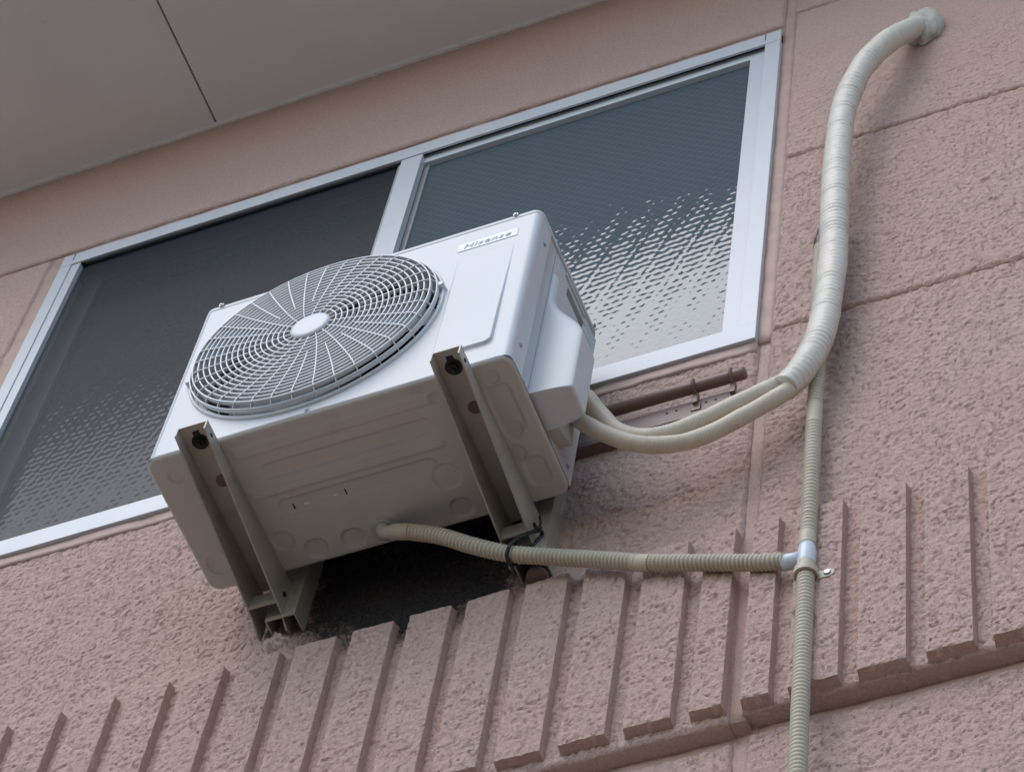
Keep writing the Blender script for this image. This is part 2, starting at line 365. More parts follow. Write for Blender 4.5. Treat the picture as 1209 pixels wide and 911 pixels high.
# raised vertical strips on the lower panels
PT = 0.0195
def strip(parent, x0, x1, z0, z1):
    nx = int((x1 - x0) / 0.0025); nz = int((z1 - z0) / 0.0032)
    X, Z = np.meshgrid(np.linspace(x0, x1, nx), np.linspace(z0, z1, nz))
    h = stucco_h(X, Z)
    wob = 0.0016 * (vn(Z * 70 + x0 * 50, X * 0 + 3) - .5)
    ex = np.minimum(X - x0, x1 - X) + wob; ez = np.minimum((Z - z0) + wob, (z1 - Z) * .35)
    e = np.minimum(ex, ez)
    prof = smst(0.0, 0.0022, e)
    Y = -PT * prof - h * (0.25 + 0.75 * smst(0, .008, e)) + 0.0008 * (1 - prof)
    o = grid_obj('raised_strip', np.stack([X, Y, Z], -1), 'stucco_strip', parent, True, 0.01)
    o.data.set_sharp_from_angle(angle=rad(48)); return o
RT, RB = -0.165, -0.654
GW = 0.0255
gl = [0.145 + 0.1063 * k for k in range(-11, 8)]            # left side of each groove, left-hand panel
for a, b in zip(gl[:-1], gl[1:]): strip(pC, a + GW, b, RT, RB) if False else strip(pC, a + GW, b, RB, RT)
strip(pC, gl[-1] + GW, JX - 0.012, RB, RT)
gr = [1.046, 1.1545, 1.2605, 1.3635, 1.470, 1.576, 1.683, 1.79]
strip(pD3, JX + 0.014, gr[0], LZ + 0.0165, RT)
for a, b in zip(gr[:-1], gr[1:]): strip(pD3, a + GW, b, LZ + 0.0165 + 0.004 * random.random(), RT)

# eave
EY = -0.62
for k, (a, b) in enumerate(((-3.9, -2.362), (-2.358, -0.5310), (-0.5260, 1.278), (1.282, 3.9))):
    M = MB(); M.box(a, b, EY, -0.004, SZ, SZ + 0.012, 0.0012); M.build('soffit_panel', 'soffit', house)
M = MB(); M.box(-4, 4, EY + .01, 0.05, SZ + 0.0125, SZ + 0.03); M.build('soffit_backing', 'seam_shade_dark', house)
P = MB()
xs = np.arange(-1.6, 1.9, 0.02); v = []; f = []
for i, x in enumerate(xs):
    a_ = 0.0105 + 0.003 * float(vn(np.array(x * 9), np.array(4.0))); b_ = 0.010 + 0.004 * float(vn(np.array(x * 12 + 5), np.array(9.0))) + 0.004 * (random.random() > .94)
    v += [(x, -a_ - .004, SZ - 0.0005), (x, -a_, SZ - b_), (x, 0.002, SZ - b_ - .002), (x, 0.002, SZ - 0.0005)]
for i in range(len(xs) - 1):
    for k in range(4): f.append((i * 4 + k, i * 4 + (k + 1) % 4, i * 4 + 4 + (k + 1) % 4, i * 4 + 4 + k))
P.add(v, f).build('caulk_strip', 'soffit_trim', house)
M = MB(); M.box(-4, 4, EY - 0.03, EY - 0.0005, SZ - 0.012, SZ + 0.17); M.build('fascia', 'soffit_trim', house)
M = MB(); M.prism([(EY - 0.09, SZ + 0.171), (3.0, SZ + 1.5), (3.0, SZ + 1.56), (EY - 0.09, SZ + 0.22)], 0, -4.1, 4.1); M.build('roof', 'roof_metal', house)

# window
win = obj('window', [(0, 0, 0)], [], None, house) if False else None
def bx(parent, name, m, *boxes, b=0.0015):
    M = MB()
    for q in boxes: M.box(*q, b)
    return M.build(name, m, parent)
frm = bx(house, 'window', 'aluminium',
         (WX0, WX1, -0.012, -0.006, WZ1 - .050, WZ1), (WX0, WX1, -0.0125, 0.02, WZ0, WZ0 + .058),
         (WX0 + .0005, WX0 + .030, -0.0115, 0.09, WZ0 + .0585, WZ1 - .0505), (WX1 - .036, WX1 - .0005, -0.0115, 0.09, WZ0 + .0585, WZ1 - .0505))
bx(frm, 'head_track', 'seam_shade_dark', (WX0 + .002, WX1 - .002, -0.0055, 0.088, WZ1 - .012, WZ1 - .004), (WX0 + .002, WX1 - .002, 0.080, 0.088, WZ0, WZ1 - .0125), b=0)  # coloured near black to paint the shade under the head
bx(frm, 'sill_track', 'aluminium_shaded', (WX0 + .002, WX1 - .002, 0.021, 0.079, WZ0 + .004, WZ0 + .03), b=0)
for xx in (WX0 + .030, WX1 - .036): bx(frm, 'frame_seam', 'seam_shade_dark', (xx - .0009, xx + .0009, -0.0128, -0.011, WZ1 - .032, WZ1 - .0008), b=0)
# right-hand sash with its wired pane
bx(frm, 'sash', 'aluminium', (0.094, 0.9335, 0.003, 0.030, WZ1 - .074, WZ1 - .034), (0.8955, 0.933, 0.0028, 0.0302, WZ0 + .060, WZ1 - .0745), (0.094, 0.895, 0.009, 0.030, WZ0 + .031, WZ0 + .056))
bx(frm, 'sash_stile', 'aluminium_shaded', (0.0945, 0.128, 0.0122, 0.030, WZ0 + .076, WZ1 - .0745))  # side of the sash, its shade painted as a darker grey
gp = MB(); gp.box(0.126, 0.898, 0.016, 0.022, WZ0 + .050, WZ1 - .070); gp.build('window_pane', 'wired_glass', frm)['label'] = 'wired figured glass pane reflecting pale sky'
# left-hand sash behind the insect screen
bx(frm, 'sash', 'sash_grey', (WX0 + .0305, 0.13, 0.044, 0.066, WZ1 - .05, WZ1 - .008), (WX0 + .0305, WX0 + .085, 0.0438, 0.0662, WZ0 + .06, WZ1 - .0505), (WX0 + .0305, 0.13, 0.044, 0.066, WZ0 + .031, WZ0 + .06), (0.075, 0.13, 0.0438, 0.066, WZ0 + .0605, WZ1 - .0505))
gp = MB(); gp.box(WX0 + .08, 0.08, 0.052, 0.058, WZ0 + .055, WZ1 - .045); gp.build('window_pane', 'figured_glass', frm)['label'] = 'dark glass pane behind the insect screen'
bx(frm, 'screen_frame', 'aluminium', (0.064, 0.1165, -0.009, 0.009, WZ0 + .059, WZ1 - .0505), (WX0 + .0305, WX0 + .054, -0.0085, 0.009, WZ0 + .059, WZ1 - .0505), (WX0 + .0545, 0.0635, 0.0015, 0.0095, WZ1 - .032, WZ1 - .014))
bx(frm, 'screen_frame', 'aluminium_shaded', (0.052, 0.0635, 0.0, 0.008, WZ0 + .059, WZ1 - .0505))
M = MB(); M.add([(WX0 + .054, .004, WZ0 + .03), (0.064, .004, WZ0 + .03), (0.064, .004, WZ1 - .012), (WX0 + .054, .004, WZ1 - .012)], [(0, 1, 2, 3)]); M.build('insect_screen', 'insect_mesh', frm)

# brown pole on a rail under the window
pole = thing('wall_pole', 'short brown pole clamped to a rail on the wall below the window', 'pole', (0.75, -0.004, 0.235))
M = MB(); M.box(0.50, 0.945, -0.024, 0.0, 0.226, 0.240, 0.0015); M.build('rail_lip', 'brown_paint', pole)
M = MB(); M.box(0.50, 0.940, -0.019, 0.0, 0.2405, 0.286, 0.0015); M.build('rail', 'brown_rail', pole)
TR, TY, TZ = 0.0118, -0.034, 0.306
M = MB(); M.tube([(0.49, TY, TZ), (0.955, TY, TZ), (0.965, TY, TZ), (0.968, TY, TZ)], TR, 20, rf=lambda i, th: np.full(20, (TR, TR, TR, .009)[i])); M.build('tube', 'brown_paint', pole, True)
for x in (0.942, 0.872):
    M = MB(); M.tube([(x, TY + .0140 * math.cos(t), TZ + .0140 * math.sin(t)) for t in np.linspace(0, 2 * math.pi, 24, endpoint=False)], 0.0030, 8, closed=True)
    M.box(x - .005, x + .005, -.030, -.0195, .262, .295, .001); M.box(x - .009, x + .009, -.0235, -.0192, .245, .268, .001); M.build('clamp', 'brown_paint', pole)
for i in range(4):
    M = MB(); M.cyl((0.89 + .018 * i - .11 * (i > 1), -.019, .268), (0, -1, 0), .0022, .0012, 8); M.build('rivet', 'bolt', pole)

# ------------------------------------------------------------------ outdoor unit
ac = thing('air_conditioner', 'white outdoor air conditioner unit with round fan grille held on wall brackets', 'air conditioner', (W / 2, (YF + YB) / 2, 0.0))
FX, FZ, HR = 0.276, 0.277, 0.236       # fan centre, opening radius
ZB, ZT = 0.010, H - 0.018
CR = 0.014
# front panel: flat with round opening
N = 160; V = []; F = []
xs0, xs1 = CR, 0.5285
for i in range(N):
    a = 2 * math.pi * i / N; c, s = math.cos(a), math.sin(a)
    t = min(((xs1 if c > 0 else xs0) - FX) / c if abs(c) > 1e-6 else 9, ((ZT if s > 0 else ZB) - FZ) / s if abs(s) > 1e-6 else 9)
    V += [(FX + HR * c, YF + 0.05, FZ + HR * s), (FX + HR * c, YF, FZ + HR * s), (FX + t * c, YF, FZ + t * s)]
for i in range(N):
    j = (i + 1) % N; F += [(i * 3, j * 3, j * 3 + 1, i * 3 + 1), (i * 3 + 1, j * 3 + 1, j * 3 + 2, i * 3 + 2)]
for (cx_, cz_) in ((xs0, ZB), (xs1, ZB), (xs0, ZT), (xs1, ZT)):        # corner triangles
    an = math.atan2(cz_ - FZ, cx_ - FX) % (2 * math.pi); i = int(an / (2 * math.pi) * N); V.append((cx_, YF, cz_)); F.append((i * 3 + 2, ((i + 1) % N) * 3 + 2, len(V) - 1))
fp = obj('front_panel', V, F, 'ac_white', ac)
# right part of the front with the raised access cover, then round the corner
X, Z = np.meshgrid(np.concatenate([np.linspace(0.5285, W - CR - .0015, 110)]), np.linspace(ZB, ZT, 330))
dx = np.minimum(X - 0.5305, 0.6405 - X); dz = np.minimum(Z - 0.066, 0.425 - Z)
rr = 0.016; d = np.where((dx < rr) & (dz < rr), rr - np.hypot(rr - dx, rr - dz), np.minimum(dx, dz))
amt = 0.0008 + 0.0052 * smst(0.43, 0.07, Z) ** 1.0
Y = YF - amt * smst(-0.0008, 0.0022, d)
o = grid_obj('front_side', np.stack([X, Y, Z], -1), 'ac_white', fp, False)
# corner posts and sides
def shell(name, plan, z0, z1, m, parent, smooth=True):
    n = len(plan); V = [(x, y, z0) for x, y in plan] + [(x, y, z1) for x, y in plan]
    return obj(name, V, [(i, i + 1, n + i + 1, n + i) for i in range(n - 1)], m, parent, smooth)
arc = lambda cx, cy, r, a0, a1, n=8: [(cx + r * math.cos(rad(a)), cy + r * math.sin(rad(a))) for a in np.linspace(a0, a1, n)]
SY = -0.2675
shell('front_corner', [(W - CR - .0015, YF)] + arc(W - CR, YF + CR, CR, -90, 0) + [(W, YF + CR + .0015), (W, -0.3015), (W, -0.300), (W - .0035, -0.2985), (W - .0035, SY)], ZB, ZT, 'ac_white', fp)
shell('left_panel', [(CR, YF)] + arc(CR, YF + CR, CR, 270, 180) + [(0, YB - CR)] + arc(CR, YB - CR, CR, 180, 90) + [(0.05, YB)], ZB, ZT, 'ac_white', ac)
# side panel with handle slot
def side_panel():
    y0, y1 = SY + 0.0016, YB; hy0, hy1, hz0, hz1 = -0.205, -0.118, 0.462, 0.492; x = W - 0.003; M = MB()
    ys = [y0, hy0, hy1, y1]; zs = [ZB + .006, hz0, hz1, ZT]
    for i in range(3):
        for j in range(3):
            if i == 1 and j == 1: continue
            M.add([(x, ys[i], zs[j]), (x, ys[i + 1], zs[j]), (x, ys[i + 1], zs[j + 1]), (x, ys[i], zs[j + 1])], [(0, 1, 2, 3)])
    xi = x - 0.03
    q = [(hy0, hz0), (hy1, hz0), (hy1, hz1), (hy0, hz1)]
    for i in range(4):
        a, b = q[i], q[(i + 1) % 4]; M.add([(x, *a), (x, *b), (xi, *b), (xi, *a)], [(0, 1, 2, 3)])
    M.add([(xi, *a) for a in q], [(0, 1, 2, 3)])
    M.add([(x, y0, ZB), (x, y0, ZT), (x - .012, y0, ZT), (x - .012, y0, ZB)], [(0, 1, 2, 3)])
    return M.build('side_panel', 'ac_white', ac)
sp = side_panel()
M = MB(); M.add([(W - .003, YB, ZB), (0.05, YB, ZB), (0.05, YB, ZT), (W - .003, YB, ZT)], [(0, 1, 2, 3)]); M.build('back_panel', 'fan_grey', ac)
# lid
def rrect(x0, x1, y0, y1, r, n=6):
    return arc(x1 - r, y0 + r, r, -90, 0, n) + arc(x1 - r, y1 - r, r, 0, 90, n) + arc(x0 + r, y1 - r, r, 90, 180, n) + arc(x0 + r, y0 + r, r, 180, 270, n)
def lofted(name, layers, m, parent, cap0=True, cap1=True, smooth=True):
    n = len(layers[0][0]); V = []; F = []
    for pl, z in layers: V += [(x, y, z) for x, y in pl]
    for k in range(len(layers) - 1):
        for i in range(n): j = (i + 1) % n; F.append((k * n + i, k * n + j, (k + 1) * n + j, (k + 1) * n + i))
    if cap0: F.append(list(range(n))[::-1])
    if cap1: F.append(list(range((len(layers) - 1) * n, len(layers) * n)))
    o = obj(name, V, F, m, parent, smooth)
    return o
o_ = 0.0008
lid = lofted('lid', [(rrect(-o_ + t, W + o_ - t, YF - o_ + t, YB + o_ - t, CR + .003), z) for t, z in ((.003, ZT + .0008), (0.0005, ZT + .0008), (0, ZT + .0018), (0, H - .009), (.0008, H - .0055), (.0028, H - .0026), (.006, H - .0008), (.010, H))], 'ac_white', ac)
# base pan: embossed sheet seen from below
bx0, bx1, by0, by1 = -0.0015, W + 0.0015, YF - 0.0015, YB + 0.0015
X, Yg = np.meshgrid(np.linspace(bx0, bx1, 300), np.linspace(by0, by1, 130))
def rr_sdf(X, Y, cx, cy, hx, hy, r):
    qx = np.abs(X - cx) - hx + r; qy = np.abs(Y - cy) - hy + r
    return -(np.hypot(np.maximum(qx, 0), np.maximum(qy, 0)) + np.minimum(np.maximum(qx, qy), 0) - r)
Zb = np.zeros_like(X)
e = rr_sdf(X, Yg, (bx0 + bx1) / 2, (by0 + by1) / 2, (bx1 - bx0) / 2, (by1 - by0) / 2, 0.022)
emb = lambda cx, cy, hx, hy, r, a, s=0.006: a * smst(0, s, rr_sdf(X, Yg, cx, cy, hx, hy, r))
Zb += emb(0.345, -0.268, 0.160, 0.018, 0.012, 0.004) - emb(0.33, -0.2305, 0.185, 0.011, 0.010, 0.003) + emb(0.335, -0.190, 0.150, 0.020, 0.014, 0.005)
Zb -= emb(0.34, -0.318, 0.19, 0.014, 0.01, 0.0022)
for cx_ in (0.215, 0.285, 0.49): Zb += emb(cx_, -0.098, 0.022, 0.020, 0.018, 0.0045, 0.004)
Zb += emb(0.35, -0.104, 0.030, 0.030, 0.030, -0.0025, 0.002)
Zb += emb(0.636, -0.258, 0.024, 0.050, 0.012, 0.0035) + emb(0.642, -0.128, 0.022, 0.030, 0.016, 0.0035)
for cx_, cy_, r_ in ((0.636, -0.322, 0.014), (0.632, -0.215, 0.017), (0.62, -0.17, 0.018), (0.53, -0.315, 0.012), (0.49, -0.165, 0.026), (0.035, -0.12, 0.022), (0.04, -0.31, 0.015), (0.165, -0.13, 0.02)):
    Zb += emb(cx_, cy_, r_, r_, r_ * .999, 0.0028, 0.0025)
Zb = np.clip(Zb, -.003, .007)
Zb += 0.0012 * (1 - smst(0.0, 0.004, e)) * 0 
# clamp to rounded outline
inner = e > 0.0
cxm, cym = (bx0 + bx1) / 2, (by0 + by1) / 2
Xc, Yc = X.copy(), Yg.copy()
for sx_ in (-1, 1):
    for sy_ in (-1, 1):
        ccx = cxm + sx_ * ((bx1 - bx0) / 2 - .022); ccy = cym + sy_ * ((by1 - by0) / 2 - .022)
        k = ((X - ccx) * sx_ > 0) & ((Yg - ccy) * sy_ > 0); dd = np.hypot(X - ccx, Yg - ccy); k &= dd > .022
        Xc[k] = ccx + (X[k] - ccx) / dd[k] * .022; Yc[k] = ccy + (Yg[k] - ccy) / dd[k] * .022
Zb += 0.004 * (1 - smst(0.0, 0.0035, e))
base = grid_obj('base_pan', np.stack([Xc, Yc, Zb], -1), 'ac_base', ac, False)
lofted('base_rim', [(rrect(bx0 + t, bx1 - t, by0 + t, by1 - t, .022), z) for t, z in ((0.0003, 0.0036), (0, .0045), (0, .0090), (.0015, .0095))], 'sash_grey', base, False, False)  # dark grey rim paints in the shadow gap round the base
lofted('base_gap', [(rrect(0.004, W - 0.006, YF + .004, YB - .004, .02), z) for z in (.0094, ZB + .03)], 'seam_shade_dark', base, False, False)  # near-black sheet painting the shade inside the gap
# little cut slots in the base
for (x, y, w_, h_) in ((0.2105, -0.188, .002, .011), (0.235, -0.188, .010, .0035), (0.29, -0.188, .010, .0035), (0.309, -0.188, .002, .011)):
    M = MB(); M.box(x - w_ / 2, x + w_ / 2, y - h_ / 2, y + h_ / 2, 0.0035, 0.0042); M.build('slot', 'bolt' if w_ < .005 else 'sticker', base)
# fan grille
gr_ = thing('dummy', '', '', (0, 0, 0)); bpy.data.objects.remove(gr_)
GD = 0.028
def gy(r): return YF - GD * (1 - smst(0.214, 0.254, r)) ** 0.8 if r > .214 else YF - GD - 0.002 * (1 - r / .214)
M = MB(); n = 96
def ring(r, y, wd, dp, n=120):
    v = []; f = []
    for i in range(n):
        a = 2 * math.pi * i / n; c, s = math.cos(a), math.sin(a)
        for (rr, yy) in ((r - wd / 2, y), (r + wd / 2, y), (r + wd / 2, y + dp), (r - wd / 2, y + dp)): v.append((FX + rr * c, yy, FZ + rr * s))
    for i in range(n):
        for k in range(4): f.append((i * 4 + k, i * 4 + (k + 1) % 4, ((i + 1) % n) * 4 + (k + 1) % 4, ((i + 1) % n) * 4 + k))
    return v, f
# rim first: it carries the grille
V, F = [], []
rim = MB()
prof = [(0.2400, YF + .004), (0.2415, YF - .0050), (0.2425, YF - .0058), (0.2455, YF - .0056), (0.2466, YF - .0048), (0.2470, YF + .0005)]
v = []; f = []
for i in range(160):
    a = 2 * math.pi * i / 160
    for (r, y) in prof: v.append((FX + r * math.cos(a), y, FZ + r * math.sin(a)))
k = len(prof)
for i in range(160):
    j = (i + 1) % 160
    for q in range(k - 1): f.append((i * k + q, i * k + q + 1, j * k + q + 1, j * k + q))
rim.add(v, f); grille = rim.build('fan_grille', 'grille_white', ac, True)
rad_list = [0.0505 + 0.01115 * i for i in range(16)]          # flat rings
for r in rad_list:
    M = MB(); M.add(*ring(r, gy(r), 0.0023, 0.0085)); M.build('ring', 'grille_white', grille)
for r, y in ((0.2290, YF - GD + .0012), (0.2380, YF - GD + 0.0105)):
    M = MB(); M.add(*ring(r, y, 0.0023, 0.0085)); M.build('ring', 'grille_white', grille)
for i in range(36):
    long_ = i % 2 == 0; th0 = rad(3.5 + 10 * i); r0 = 0.034 if long_ else 0.098
    rs = list(np.linspace(r0, 0.2175, 12)) + [0.229, 0.2372, 0.2405]
    M = MB(); v = []
    for r in rs:
        th = th0 + rad(15) * math.exp(-(r - .03) / .055) - rad(2.5) * (r / .23) ** 3
        y = YF - GD - 0.0008 if r < .22 else (YF - GD + .0015 if r < .23 else (YF - GD + .0100 if r < .239 else YF - .004))
        c, s = math.cos(th), math.sin(th); u = (-s, c)
        for (du, dy) in ((-.00105, 0), (.00105, 0), (.00105, .006), (-.00105, .006)): v.append((FX + r * c + u[0] * du, y + dy, FZ + r * s + u[1] * du))
    f = []
    for q in range(len(rs) - 1):
        for k in range(4): f.append((q * 4 + k, q * 4 + (k + 1) % 4, q * 4 + 4 + (k + 1) % 4, q * 4 + 4 + k))
    M.add(v, f); M.build('spoke', 'grille_white', grille)
M = MB(); v = []; f = []
hp = [(0.0, YF - GD - .0052), (0.030, YF - GD - .0048), (0.0365, YF - GD - .0036), (0.0385, YF - GD - .001), (0.0388, YF - GD + .006), (0.0, YF - GD + .006)]
for i in range(48):
    a = 2 * math.pi * i / 48
    for r, y in hp: v.append((FX + r * math.cos(a), y, FZ + r * math.sin(a)))
for i in range(48):
    j = (i + 1) % 48
    for q in range(5): f.append((i * 6 + q, i * 6 + q + 1, j * 6 + q + 1, j * 6 + q))
M.add(v, f); M.build('hub_cap', 'grille_white', grille, True)
for a in (10, 190):
    M = MB(); c, s = math.cos(rad(a)), math.sin(rad(a)); M.cyl((FX + .2425 * c, YF - .0005, FZ + .2425 * s), (0, -1, 0), .0075, .0145, 16, .0065); M.build('screw_boss', 'grille_white', grille)
# cavity and fan
M = MB(); v = []; f = []
cp = [(HR - .001, YF + .045), (HR - .012, YF + .10), (HR - .012, YF + .20), (0.0, YF + .20)]
for i in range(64):
    a = 2 * math.pi * i / 64
    for r, y in cp: v.append((FX + r * math.cos(a), y, FZ + r * math.sin(a)))
for i in range(64):
    j = (i + 1) % 64
    for q in range(3): f.append((i * 4 + q, i * 4 + q + 1, j * 4 + q + 1, j * 4 + q))
M.add(v, f); M.build('fan_shroud', 'cavity', ac)
M = MB(); M.cyl((FX, YF + .03, FZ), (0, 1, 0), .045, .09, 32); fan = M.build('fan', 'fan_grey', ac)
for b in range(3):
    v = []; f = []; nr, na = 10, 16
    for i in range(nr):
        r = 0.04 + (0.212 - .04) * i / (nr - 1); span = rad(62 + 34 * (i / (nr - 1)))
        for k in range(na):
            t = k / (na - 1) - .5; a = rad(120 * b + 35) + span * t + 0.35 * (i / (nr - 1)) ** 2
            y = YF + 0.07 + 0.075 * t + .012 * (i / nr)
            v.append((FX + r * math.cos(a), y, FZ + r * math.sin(a)))
    for i in range(nr - 1):
        for k in range(na - 1): q = i * na + k; f.append((q, q + 1, q + na + 1, q + na))
    M = MB(); M.add(v, f); M.build('blade', 'fan_grey', fan, True)
# valve cover on the right-hand side
ny = 50
y0, y1, z0, z1 = -0.2655, -0.188, 0.015, 0.440
br = 0.006
rows = [(z0, None)] + [(z0 + br * (1 - math.cos(t)), br * (1 - math.sin(t))) for t in np.linspace(0, math.pi / 2, 7)] + [(z, 0.0) for z in np.linspace(z0 + br + .004, z1, 110)]
Zv = np.repeat(np.array([r[0] for r in rows])[:, None], ny, 1)
ins = np.repeat(np.array([1.0 if r[1] is None else r[1] for r in rows])[:, None], ny, 1)
yy = y0 + (y1 - y0) * (0.5 - 0.5 * np.cos(np.linspace(0, np.pi, ny))); Yv = np.repeat(yy[None, :], len(rows), 0)
tY = (Yv - y0) / (y1 - y0)
ridge = np.interp(Yv, [-0.2655, -0.250, -0.2405, -0.2356, -0.2276, -0.2123, -0.1925, -0.18], [0.43, 0.40, 0.345, 0.300, 0.256, 0.220, 0.183, 0.165])
full = smst(0.16, 0.0, Zv - 0.19)                                  # swelling downwards
pr = 0.012 + 0.066 * full
pr = np.where(Zv > ridge, np.maximum(0.004, pr - 0.030 * smst(0, 0.045, Zv - ridge)), pr)   # hollow for the hand
def rnd(dist, r): dd = np.clip(dist, 0, r); return np.sqrt(np.maximum(0, r * r - (r - dd) ** 2)) / r
prof = np.minimum(np.minimum(rnd(Yv - y0, .010), rnd(y1 - Yv, .012)), rnd(z1 - Zv, .010))
Xv = W - 0.003 + np.maximum(0, pr - ins) * prof
vc = grid_obj('valve_cover', np.stack([Xv, Yv, Zv], -1), 'ac_white', ac, False); vc.data.set_sharp_from_angle(angle=rad(50))
M = MB(); M.add([(W - .02, y1 + .001, .02), (W + .02, y1 + .001, .02), (W + .02, y1 + .06, .05), (W - .02, y1 + .06, .05), (W - .02, y1 + .001, .20), (W + .02, y1 + .001, .20), (W + .02, y1 + .05, .17), (W - .02, y1 + .05, .17)],
                [(0, 3, 2, 1), (4, 5, 6, 7), (0, 1, 5, 4), (1, 2, 6, 5), (2, 3, 7, 6), (3, 0, 4, 7)]); M.build('valve_block', 'ac_base', ac)
# raised oblong above the handle
M = MB(); M.box(W - .0035, W + .0005, -0.222, -0.128, 0.505, 0.512, .0008); M.build('handle_lip', 'ac_white', sp)
# screws
sm = MB(); sm.cyl((0, 0, 0), (0, -1, 0), .0052, .0015, 14); sm.cyl((0, -.0015, 0), (0, -1, 0), .0036, .0018, 10, .0026)
screw0 = sm.build('screw', 'screw', ac, False, (0, 0, 0)); used = [False]
def screw(p, rz=0.0):
    o = screw0 if not used[0] else screw0.copy()
    if used[0]: C.objects.link(o); o.parent = ac
    used[0] = True; o.location = Vector(p) - wloc(ac); o.rotation_euler = (0, 0, rz)
for p in ((0.035, YF - .0022, H - .007), (0.327, YF - .0022, H - .007), (0.630, YF - .0022, H - .007), (0.305, YF, 0.0185), (0.12, YF, 0.020)): screw(p)
for p in ((W, -0.318, 0.452), (W, -0.325, 0.080), (W - .0035, -0.287, 0.020), (W + .0022, -0.255, H - .008), (W + .0022, -0.095, H - .008), (W - .003, -0.092, 0.05)): screw(p, rad(90))
# stickers
M = MB(); M.box(0.5245, 0.6415, YF - .0012, YF - .0001, 0.4505, 0.4785, .0006); stk = M.build('logo_sticker', 'sticker', ac)
cu = bpy.data.curves.new('logo', 'FONT'); cu.body = 'Hisense'; cu.size = 0.0225; cu.shear = 0.18; cu.offset = 0.0003; cu.extrude = 0.0003; cu.space_character = 1.12
to = bpy.data.objects.new('logo_tmp', cu); C.objects.link(to); bpy.context.view_layer.update()
dg = bpy.context.evaluated_depsgraph_get(); me = bpy.data.meshes.new_from_object(to.evaluated_get(dg)); bpy.data.objects.remove(to)
co = np.empty(len(me.vertices) * 3, np.float32); me.vertices.foreach_get('co', co); co = co.reshape(-1, 3)
sxl = 0.092 / (co[:, 0].max() - co[:, 0].min()); V = np.stack([0.537 + (co[:, 0] - co[:, 0].min()) * sxl, YF - .0015 - co[:, 2] , 0.4565 + co[:, 1]], 1)
me.vertices.foreach_set('co', (V - np.array(wloc(ac))).astype(np.float32).ravel()); me.name = 'logo_lettering'; me.materials.clear()
lg = link_mesh('logo_lettering', me, 'logo_ink', stk)
M = MB(); M.box(W - .0034, W - .0022, -0.128, -0.078, 0.385, 0.485, .0004); npl = M.build('nameplate', 'nameplate', ac)
for i in range(9):
    M = MB(); M.box(W - .0023, W - .0019, -0.124 + .004 * (i % 2), -0.100 + .008 * (i % 3), 0.395 + .009 * i, 0.397 + .009 * i); M.build('print_line', 'logo_ink', npl)

# ------------------------------------------------------------------ wall brackets
def bracket(x0, x1, lx0, lx1, label, foot, lb):
    t = thing('wall_bracket', label, 'bracket', ((lx0 + lx1) / 2, -0.002, lb), 'brackets carrying the outdoor unit')
    ya, yb, zt = YF - 0.045, -0.046, -0.0006; th = 0.0028
    M = MB(); M.box(x0, x1, ya, yb, zt - th, zt)
    for xa in (x0, x1 - th):
        M.prism([(ya, zt - th), (ya, -0.026), (ya + .02, -0.031), (yb, -0.092), (yb + .028, -0.106), (yb + .040, -0.100), (yb + .040, zt - th)], 0, xa, xa + th)
    arm = M.build('arm', 'bracket', t)
    M = MB(); M.box(x0 + th, x1 - th, -0.070, -0.066, -0.088, -0.055); M.build('cross_plate', 'bracket', arm)
    M = MB(); M.box(lx0, lx1, -0.042, -0.0392, lb, 0.30); M.box(lx0, lx0 + th, -0.039, -0.001, lb, 0.30); M.box(lx1 - th, lx1, -0.039, -0.001, lb, 0.30); M.build('leg', 'bracket', t)
    xm = (x0 + x1) / 2
    M = MB(); M.cyl((xm, ya + .034, zt - th), (0, 0, -1), .0150, .0022, 20); M.cyl((xm, ya + .034, zt - th - .002), (0, 0, -1), .0095, .008, 6); M.cyl((xm, ya + .034, zt - th - .009), (0, 0, -1), .0045, .008, 10)
    M.box(xm - .006, xm + .006, ya + .012, ya + .03, zt - th - .0018, zt - th); M.build('bolt', 'bolt', t)  # black washer and plate also paint the darkness of the slot hole
    M = MB(); M.cyl((xm + .004, ya + .118, zt - th + .0004), (0, 0, -1), .0125, .0014, 20); M.build('slot', 'rust_and_slot_shade', arm)  # dark disc on the web, painted shade in place of an open hole
    for xa, nrm in ((x1, 1),):
        M = MB(); M.cyl((xa, ya + .022, -.016), (1, 0, 0), .004, .0012, 10); M.build('rivet', 'bolt', t); M = MB(); M.cyl((xa, yb - .01, -.05), (1, 0, 0), .0055, .003, 6); M.build('rivet', 'bolt', t)
    if foot:
        M = MB(); M.cyl((lx1 - .018, -.016, lb + .002), (0, 0, -1), .006, .024, 12); M.cyl((lx1 - .018, -0.016, lb - .010), (0, 0, -1), .0135, .008, 6); M.build('foot_bolt', 'bolt', t)
        M = MB(); M.cyl((lx1 - .018, -.019, lb - .017), (0, 0, -1), .019, .011, 24); M.build('foot', 'rust_and_slot_shade', t)
    return t
bracket(0.084, 0.142, 0.108, 0.166, 'beige steel wall bracket under the fan end of the outdoor unit', False, -0.098)
bracket(0.558, 0.612, 0.578, 0.634, 'beige steel wall bracket with drain hose tied to it and round foot', True, -0.135)
